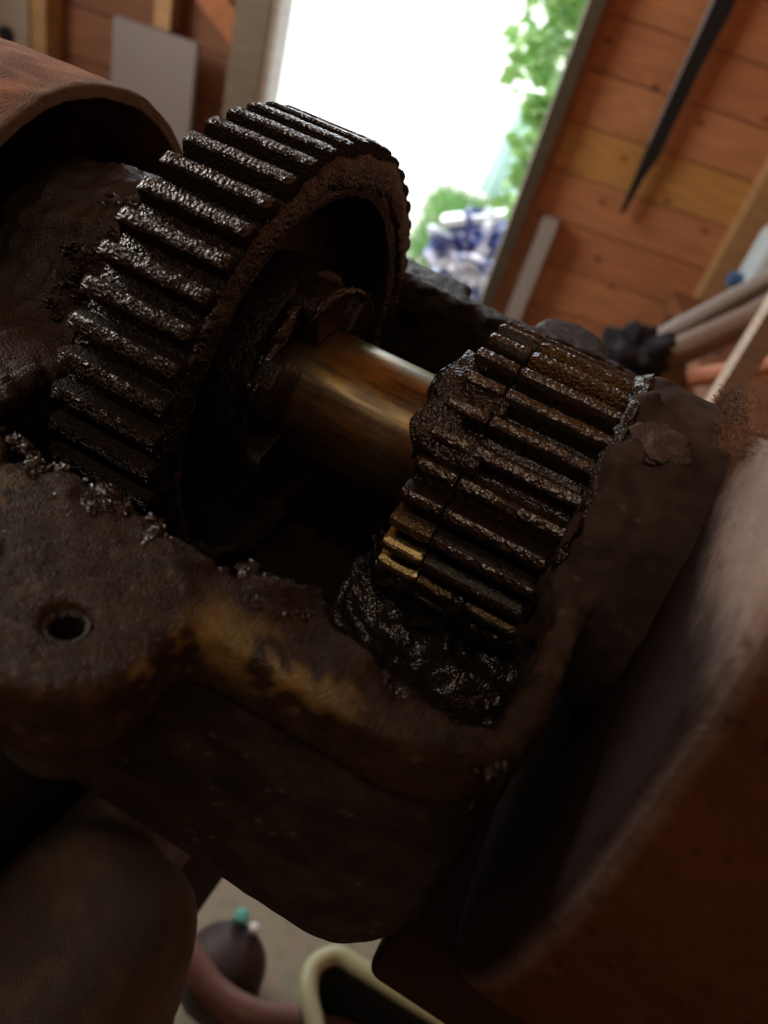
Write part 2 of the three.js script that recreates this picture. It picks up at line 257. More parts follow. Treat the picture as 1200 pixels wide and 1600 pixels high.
// ------------------------------------------------------------------ what shows through the doorway
function blob(rx, ry, rz, amp, freq, seed, seg = 40) { const g = mergeVertices(new THREE.SphereGeometry(1, seg, Math.round(seg * 0.7)).deleteAttribute('uv').deleteAttribute('normal')); const p = g.attributes.position; for (let i = 0; i < p.count; i++) { const x = p.getX(i), y = p.getY(i), z = p.getZ(i), k = 1 + amp * fbm(x * freq + seed, y * freq, z * freq); p.setXYZ(i, x * rx * k, y * ry * k, z * rz * k); } g.computeVertexNormals(); return g; }
{ // climbing plant beside the post
  const t = thing('climbing_plant', 'sunlit green climbing plant hanging outside beside the door post', 'plant', S(0.16, -0.06, 3.0).toArray());
  const r = rng(91), leaves = [], leaf = new THREE.BufferGeometry(), pos = [0, 0, 0, 0.4, 0.08, 0.45, 0, 0.12, 1, -0.4, 0.08, 0.45, 0, -0.03, 0.5];
  leaf.setAttribute('position', new THREE.Float32BufferAttribute(pos, 3)); leaf.setIndex([0, 1, 4, 1, 2, 4, 2, 3, 4, 3, 0, 4]); leaf.computeVertexNormals();
  const e = new THREE.Euler(), q = new THREE.Quaternion();
  const base = S(0.16, -0.06, 3.0);
  for (let i = 0; i < 2600; i++) {
    const y = 0.35 + 1.75 * Math.pow(r(), 0.8), spread = y > 0.72 ? 0.15 : 0.06;
    const p = S(mix(0.135, 0.06, smooth(0.5, 0.85, y)) + (r() + r() - 1) * spread, y, 3.0 + (r() - 0.5) * 0.3).sub(base);
    if (N3(p.x * 9, p.y * 9, p.z * 9) < -0.05) continue;
    e.set(r() * 6.28, r() * 6.28, r() * 6.28); q.setFromEuler(e); const s = 0.04 + 0.05 * r();
    leaves.push(leaf.clone().applyMatrix4(new THREE.Matrix4().compose(p, q, new THREE.Vector3(s, s, s))));
  }
  const c = part('foliage', mergeGeometries(leaves), new THREE.MeshPhysicalMaterial({ color: lin(0.22, 0.42, 0.11), roughness: 0.6, transmission: 0.5, thickness: 0, side: THREE.DoubleSide }), t); c.userData.kind = 'stuff';
  part('stem', tubeAlong([new THREE.Vector3(0, 0, 0), new THREE.Vector3(0.03, 0.6, 0), new THREE.Vector3(-0.02, 1.3, 0.02), new THREE.Vector3(0.02, 2.1, 0)], 0.012), W.dark[0], t);
}
{ const t = thing('parasol', 'pale green folded parasol standing outside the doorway', 'parasol', S(0.075, -0.06, 4.6).toArray());
  const g = turned([[0.54, 0.012], [0.52, 0.035], [0.35, 0.06], [0.2, 0.08], [0.06, 0.1], [0.05, 0.08]], 48, (x, r, a) => r * 0.12 * Math.sin(a * 8)); g.rotateZ(Math.PI / 2); part('canopy', g, new THREE.MeshStandardMaterial({ color: lin(0.32, 0.46, 0.38), roughness: 0.9 }), t);
  part('pole', new THREE.CylinderGeometry(0.014, 0.014, 0.56, 14).translate(0, 0.28, 0), W.silver, t); }
{ // grass at the edge of the paving
  const r = rng(5), n = 2600, g = new THREE.BufferGeometry(); g.setAttribute('position', new THREE.Float32BufferAttribute([-0.5, 0, 0, 0.5, 0, 0, 0.15, 1, 0.3], 3)); g.setIndex([0, 1, 2]); g.computeVertexNormals();
  const im = new THREE.InstancedMesh(g, new THREE.MeshStandardMaterial({ color: lin(0.14, 0.28, 0.07), roughness: 0.8, side: THREE.DoubleSide }), n), m = new THREE.Matrix4(), q = new THREE.Quaternion(), e = new THREE.Euler();
  for (let i = 0; i < n; i++) { const p = S(-0.28 + 0.42 * r() + 0.1 * r(), -0.06, 3.2 + 1.3 * r()); e.set((r() - 0.5) * 0.9, r() * 6.28, (r() - 0.5) * 0.9); q.setFromEuler(e); m.compose(p, q, new THREE.Vector3(0.009, 0.04 + 0.07 * r(), 0.09)); im.setMatrixAt(i, m); }
  im.name = 'grass'; im.userData = { label: 'patch of sunlit grass outside the doorway', category: 'grass', kind: 'stuff' }; scene.add(shadow(im)); }
{ const t = thing('plastic_sack', 'crumpled blue and white plastic sack outside beside the door post', 'sack', S(0.04, -0.06, 3.1).toArray(), SHED);
  const g = blob(0.14, 0.15, 0.12, 0.8, 3.2, 3, 64); const p = g.attributes.position, c = []; for (let i = 0; i < p.count; i++) { const k = smooth(0.06, 0.22, fbm(p.getX(i) * 14, p.getY(i) * 14, p.getZ(i) * 14)); c.push(mix(0.03, 0.6, k), mix(0.05, 0.62, k), mix(0.20, 0.68, k)); }
  g.setAttribute('color', new THREE.Float32BufferAttribute(c, 3)); g.translate(0, 0.15, 0); part('body', g, new THREE.MeshStandardMaterial({ color: 0xffffff, vertexColors: true, roughness: 0.35 }), t);
  part('folded_edge', boxUV(new THREE.BoxGeometry(0.34, 0.025, 0.1).rotateZ(0.42).translate(0.0, 0.33, 0)), new THREE.MeshStandardMaterial({ color: lin(0.7, 0.75, 0.76), roughness: 0.5 }), t); }
// ------------------------------------------------------------------ clutter beside and under the machine
{ const t = thing('side_bench', 'dark bench along the wall behind the wooden handles', 'bench');
  part('bench_top', shedBox(0.62, 0.855, 0.41, 0.45, 1.3, 2.32), W.dark[0], t); for (const [u, w] of [[0.65, 1.35], [0.65, 2.28], [0.82, 1.35], [0.82, 2.28]]) part('leg', shedBox(u - 0.025, u + 0.025, 0, 0.409, w - 0.025, w + 0.025), W.dark[1], t); }
{ const t = thing('wooden_crate', 'low dark crate carrying the black rag and handle ends', 'crate'), dk = wood(0.06, 0.045, 0.035, grain2);
  for (let i = 0; i < 4; i++) { const y = i * 0.11; part('slat', shedBox(0.38, 0.60, y + 0.002, y + 0.1, 1.21, 1.225), dk, t); part('slat', shedBox(0.38, 0.60, y + 0.002, y + 0.1, 1.585, 1.6), dk, t); part('slat', shedBox(0.38, 0.395, y + 0.002, y + 0.1, 1.226, 1.584), dk, t); part('slat', shedBox(0.585, 0.60, y + 0.002, y + 0.1, 1.226, 1.584), dk, t); }
  part('lid', shedBox(0.375, 0.605, 0.436, 0.452, 1.205, 1.605), dk, t); }
function stick(name, a, b, r, mat, label, group) { const d = b.clone().sub(a), g = new THREE.CylinderGeometry(r, r * 1.15, d.length(), 14, 6); const p = g.attributes.position; for (let i = 0; i < p.count; i++) { const k = 1 + 0.12 * N3(p.getX(i) * 60, p.getY(i) * 9, p.getZ(i) * 60); p.setX(i, p.getX(i) * k); p.setZ(i, p.getZ(i) * k); } g.computeVertexNormals(); const m = solo(name, g, mat, label, 'stick', group); m.position.copy(a).add(b).multiplyScalar(0.5); m.quaternion.setFromUnitVectors(new THREE.Vector3(0, 1, 0), d.normalize()); return m; }
stick('tool_handle', atW(1005, 545, 1.55), atW(1225, 425, 1.62), 0.02, W.grey, 'grey brown wooden handle lying above another on the bench');
stick('tool_handle', atW(1012, 572, 1.48), atW(1235, 470, 1.55), 0.027, wood(0.26, 0.19, 0.14, grain2), 'thicker brown wooden handle lying lowest on the bench');
stick('tool_handle', atW(1075, 592, 1.42), atW(1235, 565, 1.4), 0.016, wood(0.75, 0.36, 0.22), 'short orange wooden handle under the thick brown one');
{ const g = blob(0.06, 0.06, 0.06, 0.6, 2.4, 11); const m = solo('rag', g, new THREE.MeshStandardMaterial({ color: lin(0.012, 0.012, 0.018), roughness: 0.95 }), 'black crumpled rag at the end of the wooden handles', 'rag'); m.position.copy(atW(988, 560, 1.45)); }
{ const c = atW(1212, 425, 2.1), t = thing('jug', 'pale blue plastic jug with a blue cap behind the handles', 'jug', c.toArray(), SHED);
  part('body', box(0.15, 0.2, 0.12, 0.03), new THREE.MeshPhysicalMaterial({ color: lin(0.55, 0.68, 0.74), roughness: 0.35 }), t); part('handle', new THREE.TorusGeometry(0.035, 0.01, 8, 20).translate(0.06, 0.05, 0), new THREE.MeshStandardMaterial({ color: lin(0.5, 0.64, 0.7), roughness: 0.4 }), t);
  part('cap', new THREE.CylinderGeometry(0.02, 0.02, 0.03, 18).rotateZ(Math.PI / 2).translate(-0.088, -0.045, 0.02), new THREE.MeshStandardMaterial({ color: lin(0.04, 0.14, 0.32), roughness: 0.4 }), t); }
for (const [px, py, w, c, l] of [[1062, 560, 1.62, [0.3, 0.34, 0.55], 'small pale blue tin between the handles'], [1112, 548, 1.7, [0.42, 0.46, 0.62], 'larger pale blue tin behind the handles']]) { const g = turned([[0, 0.0001], [0, 0.022], [0.05, 0.024], [0.055, 0.02], [0.055, 0.0001]], 24); g.rotateZ(Math.PI / 2); const m = solo('tin', g, new THREE.MeshStandardMaterial({ color: lin(...c), roughness: 0.35, metalness: 0.2 }), l, 'tin'); m.position.copy(atW(px, py, w)); }
solo('batten', shedBox(0.339, 0.366, 0, 1.35, 0.88, 0.905), wood(0.6, 0.52, 0.45, grain2), 'pale upright batten standing between machine and bench', 'batten');

{ // tub on the floor under the machine
  const rimY = 0.27, px = [[492, 1600], [482, 1550], [490, 1510], [525, 1492], [565, 1514], [620, 1548], [700, 1597], [780, 1650], [770, 1730], [660, 1720], [560, 1680], [500, 1640]];
  const pts = px.map(([x, y]) => atY(x, y, rimY)), c = pts.reduce((a, b) => a.add(b), new THREE.Vector3()).divideScalar(pts.length), t = thing('plastic_tub', 'pale green plastic tub with a thick rim and black inside, under the machine', 'tub', [c.x, 0, c.z]);
  const curve = new THREE.CatmullRomCurve3(pts.map(p => new THREE.Vector3(p.x - c.x, rimY, p.z - c.z)), true);
  const pale = new THREE.MeshPhysicalMaterial({ color: lin(0.58, 0.68, 0.52), map: tiled(greaseTint, 0.08), roughness: 0.45 });
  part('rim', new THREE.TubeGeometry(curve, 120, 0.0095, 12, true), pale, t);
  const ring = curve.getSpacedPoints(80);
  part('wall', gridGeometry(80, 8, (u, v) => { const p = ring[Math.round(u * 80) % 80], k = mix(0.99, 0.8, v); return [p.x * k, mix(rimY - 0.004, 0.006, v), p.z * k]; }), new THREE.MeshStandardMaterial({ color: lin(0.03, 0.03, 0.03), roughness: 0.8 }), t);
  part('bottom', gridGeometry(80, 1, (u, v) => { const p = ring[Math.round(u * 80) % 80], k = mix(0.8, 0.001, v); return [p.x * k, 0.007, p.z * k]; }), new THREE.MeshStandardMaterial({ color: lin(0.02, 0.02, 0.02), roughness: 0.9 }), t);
}
{ const c = atY(430, 1500, 0.02), n = pnoise(77, 7), n2 = pnoise(78, 20); const tx = texture(256, 256, (u, v) => { const k = smooth(0.1, 0.35, n(u, v)), q = smooth(0.15, 0.3, n2(u, v)); return [0.64 - 0.06 * k + 0.05 * q, 0.635 - 0.02 * k, 0.58 - 0.04 * k - 0.03 * q]; }, true);
  const m = solo('splattered_board', boxUV(new THREE.BoxGeometry(0.5, 0.018, 0.36)), new THREE.MeshStandardMaterial({ color: lin(0.85, 0.85, 0.82), map: tiled(tx, 0.13), roughness: 0.7 }), 'pale paint splattered board lying on the floor under the machine', 'board'); m.position.set(c.x, 0.011, c.z - 0.05); m.rotation.y = 0.3; }
{ const c = atY(352, 1505, 0.12), t = thing('pot', 'dark brown round pot under the machine', 'pot', [c.x, 0.02, c.z]); const g = turned([[0, 0.0001], [0, 0.03], [0.05, 0.05], [0.1, 0.048], [0.13, 0.036], [0.13, 0.0001]], 32); g.rotateZ(Math.PI / 2); part('body', g, new THREE.MeshStandardMaterial({ color: lin(0.03, 0.018, 0.018), roughness: 0.6 }), t); }
for (const [px, py, cc, r, l] of [[372, 1447, [0.12, 0.45, 0.4], 0.014, 'small teal bottle beside the dark pot'], [392, 1466, [0.75, 0.75, 0.82], 0.0095, 'small white bottle beside the teal bottle']]) {
  const c = atY(px, py, 0.13), t = thing('bottle', l, 'bottle', [c.x, 0.02, c.z]); const mt = new THREE.MeshPhysicalMaterial({ color: lin(...cc), roughness: 0.35 });
  const g = turned([[0, 0.0001], [0, r * 0.95], [0.09, r], [0.105, r * 0.6], [0.115, r * 0.55]], 24); g.rotateZ(Math.PI / 2); part('body', g, mt, t); const k = turned([[0.116, r * 0.62], [0.14, r * 0.62], [0.142, r * 0.5], [0.142, 0.0001]], 24); k.rotateZ(Math.PI / 2); part('cap', k, mt, t); }
solo('hose', tubeAlong([atY(255, 1440, 0.2), atY(300, 1500, 0.2), atY(335, 1550, 0.2), atY(390, 1585, 0.2), atY(470, 1600, 0.19), atY(560, 1625, 0.17), atY(640, 1690, 0.04)], 0.016, 60, 12), new THREE.MeshPhysicalMaterial({ color: lin(0.24, 0.13, 0.13), map: tiled(greaseTint, 0.2), roughness: 0.4 }), 'dusty pink hose curling past the dark pot under the machine', 'hose');
// ------------------------------------------------------------------ the machine: shaft along x at height AX
const BED = new THREE.MeshPhysicalMaterial({ color: lin(0.03, 0.017, 0.011), roughness: 0.85, specularIntensity: 0.2, bumpMap: tiled(castBump, 0.06), bumpScale: 0.0008 });
const P0 = [0, AX, 0], PI = Math.PI, D2R = PI / 180;
const sdBox = (x, y, z, cx, cy, cz, hx, hy, hz, r) => { const qx = Math.abs(x - cx) - hx + r, qy = Math.abs(y - cy) - hy + r, qz = Math.abs(z - cz) - hz + r; return Math.hypot(Math.max(qx, 0), Math.max(qy, 0), Math.max(qz, 0)) + Math.min(Math.max(qx, qy, qz), 0) - r; };
const rect2 = (x, z, cx, cz, hx, hz, r) => { const a = Math.abs(x - cx) - hx + r, b = Math.abs(z - cz) - hz + r; return Math.hypot(Math.max(a, 0), Math.max(b, 0)) + Math.min(Math.max(a, b), 0) - r; };
const profileAt = (pr, x) => { if (x <= pr[0][0]) return pr[0][1]; for (let i = 1; i < pr.length; i++) if (x <= pr[i][0]) return mix(pr[i - 1][1], pr[i][1], (x - pr[i - 1][0]) / (pr[i][0] - pr[i - 1][0])); return pr.at(-1)[1]; };
const COLLAR = [[0.004, 0.0515], [0.008, 0.0545], [0.02, 0.0552], [0.027, 0.0552], [0.032, 0.0552], [0.0355, 0.0556], [0.037, 0.056]];
const TOP = 0.012;
function housing(x, y, z) {
  // body: rounded trough
  let d = smax(rect2(x, z, -0.14, 0.004, 0.162, 0.1235, 0.034), Math.abs(y + 0.051) - 0.064, 0.034);
  // flange round the open top with bolt lobes
  let f2 = rect2(x, z, -0.142, 0.005, 0.162, 0.1262, 0.03);
  f2 = smin(f2, rect2(x, z, -0.2, 0.0, 0.112, 0.137, 0.004), 0.010); f2 = smin(f2, Math.hypot(x + 0.082, z - 0.147) - 0.019, 0.012); f2 = smin(f2, Math.hypot(x + 0.033, z + 0.132) - 0.018, 0.012);
  const fl = smax(f2, Math.abs(y - 0.003) - 0.009, 0.004);
  d = smin(d, fl, 0.006);
  d = smin(d, Math.max(Math.hypot(x + 0.082, z - 0.145) - 0.016, y - 0.005, -0.03 - y), 0.018);
  // gear bay and pinion pocket
  const bay = rect2(x, z, -0.098, 0.002, 0.054, 0.110, 0.02), poc = smin(rect2(x, z, -0.02, -0.025, 0.028, 0.09, 0.02), smax(Math.hypot(x + 0.009, z - 0.073) - 0.044, x - 0.014, 0.012), 0.01);
  const cav = smax(smin(bay, poc, 0.008), -0.083 - y, 0.02);
  d = smax(d, -cav, 0.005);
  // bolt hole
  d = smax(d, -Math.max(Math.hypot(x + 0.0805, z - 0.1485) - 0.0050, -0.002 - y), 0.0008);
  // bearing collar
  const r = Math.hypot(y, z);
  if (x > -0.01) d = smin(d, Math.max(r - profileAt(COLLAR, x), 0.0055 - x, x - 0.041), 0.006);
  // left bulkhead hub
  if (x < -0.13) d = smin(d, Math.max(r - profileAt([[-0.26, 0.03], [-0.235, 0.034], [-0.222, 0.041], [-0.2, 0.046], [-0.175, 0.05], [-0.16, 0.055], [-0.1535, 0.06]], x), x + 0.1535), 0.012);
  if (Math.abs(d) < 0.008) {
    const top = smooth(-0.01, 0.006, y), wet = smooth(-0.06, -0.15, x), inside = cav < 0.004 ? 1 : 0;
    d += 0.00032 * fbm(x * 150, y * 150, z * 150, 2) + 0.0004 * N3(x * 26, y * 26, z * 26);
    if (top > 0) {
      const edge = smooth(0.018, 0.0, cav) + wet * 0.6;              // thick grease along the bay
      d -= top * edge * (0.0012 * ridge(x * 190, y * 190, z * 190) + 0.0016 * fbm(x * 75, y * 75, z * 75, 3) + 0.0003);
    }
    if (inside) d -= 0.0022 * fbm(x * 60, y * 60, z * 60, 3);
    if (x < -0.153 && y > 0.01) d -= 0.0024 * N3(x * 190, Math.atan2(y, z) * 3.0, 3) + 0.0026 * N3(x * 80, Math.atan2(y, z) * 5, 7) + 0.001 * N3(x * 330, Math.atan2(y, z) * 6, 11);   // grease wiped round the hub
    if (x > 0.004 && r < 0.085) d -= 0.0002 * fbm(x * 200, y * 200, z * 200, 2) + 0.0016 * smooth(0.1, 0.45, N3(x * 55 + 3, y * 55, z * 55)) * smooth(0.022, 0.008, x);
  }
  return d;
}
function castColour(x, y, z, nx, ny, nz) {
  const n = fbm(x * 55, y * 55, z * 55, 3), m = fbm(x * 160 + 5, y * 160, z * 160, 2);
  let c = [0.029, 0.0185, 0.012];
  if (z > 0.095 && x < 0.03) {
    // brown primer with ochre paint left along the outer edge of the flange
    const k = smooth(0.105, 0.125, z) * 0.7; c = [mix(c[0], 0.042, k), mix(c[1], 0.023, k), mix(c[2], 0.012, k)];
    const edge = smooth(0.116, 0.129, z) * smooth(-0.002, 0.008, y), where = Math.max(smooth(-0.066, -0.058, x) * smooth(-0.012, -0.03, x), smooth(-0.1, -0.115, x) * 0.7, smooth(0.157, 0.163, z) * 0.3), o = smooth(0.06, 0.15, n + 0.5 * m + 0.55 * fbm(x * 260, y * 260, z * 260 + 8, 2) + 0.3 * edge - 0.34) * edge * where;
    c = [mix(c[0], 0.15, o), mix(c[1], 0.10, o), mix(c[2], 0.034, o)];
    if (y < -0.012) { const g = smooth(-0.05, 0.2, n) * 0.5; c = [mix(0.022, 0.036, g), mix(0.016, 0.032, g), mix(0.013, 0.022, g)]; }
  }
  if (x > 0.004 && Math.hypot(y, z) < 0.09) c = [0.060, 0.043, 0.035];
  const s = 1 + 0.5 * m + 0.25 * n, sp = N3(x * 700, y * 700, z * 700) > 0.62 ? 0.05 : 0;
  return [c[0] * s + sp, c[1] * s + sp, c[2] * s + sp * 0.9];
}
{
  const t = thing('gear_housing', 'open dark cast iron gear housing thick with black grease, its cover removed', 'gear housing', P0);
  const g = netGeometry(housing, [-0.27, -0.11, -0.16], [0.045, 0.075, 0.172], 0.0017, castColour);
  const isCollar = (x, y, z) => x > 0.004 && Math.hypot(y, z) < 0.09 && y > -0.02, isHub = (x, y) => x < -0.153 && y > 0.006, isWall = (x, y, z) => z > 0.09 && y < -0.012 && Math.max(z - 0.11, x + 0.0) > 0.0 || y < -0.09 || x > 0.0155;
  part('bearing_collar', pickFaces(g, isCollar), M.collar, t, 'dirty round collar behind the small gear');
  part('shaft_hub', pickFaces(g, (x, y, z) => !isCollar(x, y, z) && isHub(x, y, z)), M.hub, t, 'rounded hub smeared with grease');
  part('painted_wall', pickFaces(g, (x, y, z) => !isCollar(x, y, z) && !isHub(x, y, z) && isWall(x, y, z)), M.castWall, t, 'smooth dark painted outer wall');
  part('flange', pickFaces(g, (x, y, z) => !isCollar(x, y, z) && !isHub(x, y, z) && !isWall(x, y, z)), M.cast, t, 'greasy top flange with ochre paint and a bolt hole');
  { const pr = [[-0.009, 0.0001], [-0.009, 0.0035]]; for (let k = 0; k < 6; k++) pr.push([-0.0085 + k * 0.0014, 0.0038], [-0.0078 + k * 0.0014, 0.0033]); pr.push([-0.0002, 0.0037], [0.0005, 0.0042], [0.0006, 0.0049], [-0.0006, 0.0052]);
    const b = turned(pr, 40); b.rotateZ(PI / 2); b.translate(-0.0805, TOP, 0.1485); part('bolt_hole', b, M.cup, t, 'threaded bolt hole in the flange'); }
  // grease heaped under the small gear
  const heap = (x, y, z) => {
    const h = -0.046 + 0.030 * smooth(0.05, 0.112, z) + 0.012 * smooth(-0.01, 0.02, x) + 0.014 * fbm(x * 38 + 9, 0, z * 38, 3);
    let d = (y - h) * 0.75; d = Math.max(d, rect2(x, z, -0.02, 0.02, 0.036, 0.097, 0.02), -0.075 - y);
    if (Math.abs(d) < 0.012) d -= 0.007 * fbm(x * 55, y * 55 + 2, z * 55, 2) + 0.0035 * ridge(x * 95, y * 95, z * 95) + 0.0006 * N3(x * 300, y * 300, z * 300);
    return d;
  };
  part('grease_heap', netGeometry(heap, [-0.06, -0.08, -0.08], [0.02, 0.01, 0.122], 0.0014), M.wetGrease, t, 'lumpy wet black grease under the small gear').userData.kind = 'stuff';
  // loose crumbs of grease stuck along the bay and the hub
  const r = rng(31), crumbs = [];
  for (let i = 0; i < 260; i++) {
    let x, y, z; const k = r();
    if (k < 0.35) { x = -0.158 - 0.02 * r(); const a = (5 + 60 * r()) * D2R; y = Math.sin(a) * 0.056; z = Math.cos(a) * 0.058; }
    else if (k < 0.8) { x = -0.15 + 0.11 * r(); z = 0.109 + 0.014 * r() * r(); y = TOP + 0.001; }
    else { x = -0.035 + 0.05 * r(); z = 0.117 + 0.008 * r(); y = TOP - 0.002; }
    const s = 0.0006 + 0.0018 * r() * r(); const b = blob(s * (0.6 + 1.6 * r()), s * 0.5, s * (0.6 + 1.2 * r()), 1.3, 1.8, i * 3.1, 9); b.rotateY(r() * 6); b.translate(x, y, z); crumbs.push(b);
  }
  part('grease_crumbs', finish(mergeGeometries(crumbs)), M.grease, t).userData.kind = 'stuff';
}

// ------------------------------------------------------------------ gears
// one tooth standing on its root at angle 0 (pointing +z), length along x
function toothGeometry(x0, x1, rRoot, rTip, wRoot, wTip, seed, coat, nx = 26) {
  const pr = []; const c = 0.0006;
  const P = [[-wRoot / 2, rRoot - 0.0012], [-wRoot / 2 * 0.97, rRoot + 0.0004], [-mix(wRoot, wTip, 0.42) / 2 * 1.03, mix(rRoot, rTip, 0.4)], [-mix(wRoot, wTip, 0.75) / 2 * 1.04, mix(rRoot, rTip, 0.72)], [-wTip / 2 - 0.0001, rTip - c], [-wTip / 2 + c, rTip], [-wTip / 6, rTip + 0.0001], [wTip / 6, rTip + 0.0001], [wTip / 2 - c, rTip], [wTip / 2 + 0.0001, rTip - c], [mix(wRoot, wTip, 0.75) / 2 * 1.04, mix(rRoot, rTip, 0.72)], [mix(wRoot, wTip, 0.42) / 2 * 1.03, mix(rRoot, rTip, 0.4)], [wRoot / 2 * 0.97, rRoot + 0.0004], [wRoot / 2, rRoot - 0.0012]];
  for (let i = 0; i < P.length - 1; i++) { pr.push(P[i]); if (Math.hypot(P[i + 1][0] - P[i][0], P[i + 1][1] - P[i][1]) > 0.0016) pr.push([(P[i][0] + P[i + 1][0]) / 2, (P[i][1] + P[i + 1][1]) / 2]); } pr.push(P.at(-1));
  const n = pr.length, pos = [], uv = [], idx = []; let L = [0]; for (let i = 1; i < n; i++) L.push(L[i - 1] + Math.hypot(pr[i][0] - pr[i - 1][0], pr[i][1] - pr[i - 1][1]));
  for (let j = 0; j <= nx; j++) { const x = mix(x0, x1, j / nx), end = Math.min(1, Math.min(j, nx - j) / 1.5); for (let i = 0; i < n; i++) { let [y, z] = pr[i]; const k = coat * (N3(x * 420 + seed * 9.1, y * 420, z * 420) + 1.3 * N3(x * 130 + seed * 5.3, y * 130, z * 130)); z += k * 0.8; y += k * Math.sign(y) * 0.5; z -= (1 - end) * 0.0007; y *= 1 - (1 - end) * 0.1; pos.push(x, y, z); uv.push(x + seed * 0.013, L[i] + seed * 0.007); } }
  for (let j = 0; j < nx; j++) for (let i = 0; i < n - 1; i++) { const a = j * n + i, b = a + 1, cc = a + n, d = cc + 1; idx.push(a, cc, d, a, d, b); }
  for (const [j, flip] of [[0, 0], [nx, 1]]) { const o = j * n, c0 = pos.length / 3; pos.push(pos[o * 3], 0, (rRoot + rTip) / 2); uv.push(0.01, 0.01); for (let i = 0; i < n - 1; i++) flip ? idx.push(c0, o + i + 1, o + i) : idx.push(c0, o + i, o + i + 1); idx.push(...(flip ? [c0, o, o + n - 1] : [c0, o + n - 1, o])); }
  const g = new THREE.BufferGeometry(); g.setAttribute('position', new THREE.Float32BufferAttribute(pos, 3)); g.setAttribute('uv', new THREE.Float32BufferAttribute(uv, 2)); g.setIndex(idx);
  return toCreasedNormals(g, 0.7);
}
function tipGeometry(x0, x1, rTip, w, seed, coat, nx = 40) {   // rough grease lying on the land of a tooth
  const g = gridGeometry(nx, 6, (u, v) => { const x = mix(x0 + 0.0004, x1 - 0.0004, u), q = v * 2 - 1, y = q * w / 2 * (1 + 0.14 * N3(x * 260, seed, q)), e = (1 - q * q * q * q) * Math.min(1, Math.min(u, 1 - u) * 20); return [x, y, rTip - 0.0004 + e * (0.0006 + coat * (1.0 * N3(x * 700, y * 700, seed * 3.3) + 0.9 * N3(x * 260, y * 260, seed * 7.7)))]; });
  const uv = g.attributes.uv, p = g.attributes.position; for (let i = 0; i < uv.count; i++) uv.setXY(i, p.getX(i) + seed * 0.017, p.getY(i) + seed * 0.009); return g;
}
function ringGrease(x, R, minor, seed, amp, a0 = 0, a1 = 2 * PI, flat = 1) {   // uneven bead of grease round the axis
  const nu = Math.round((a1 - a0) * 90), nv = 16;
  return finish(gridGeometry(nu, nv, (u, v) => { const a = mix(a0, a1, u), b = v * 2 * PI, ends = a1 - a0 < 6.2 ? Math.min(1, Math.min(u, 1 - u) * 12) : 1, ca = Math.cos(a), sa = Math.sin(a);
    let m = minor * (0.75 + amp * fbm(sa * R * 60 + seed, ca * R * 60, b * 0.4, 3) + 0.5 * amp * N3(sa * R * 220, ca * R * 220 + seed, Math.sin(b) * 2)) * ends; m = Math.max(m, 0.0002);
    const r = R + m * Math.cos(b); return [x + m * flat * Math.sin(b), r * sa, r * ca]; }));
}
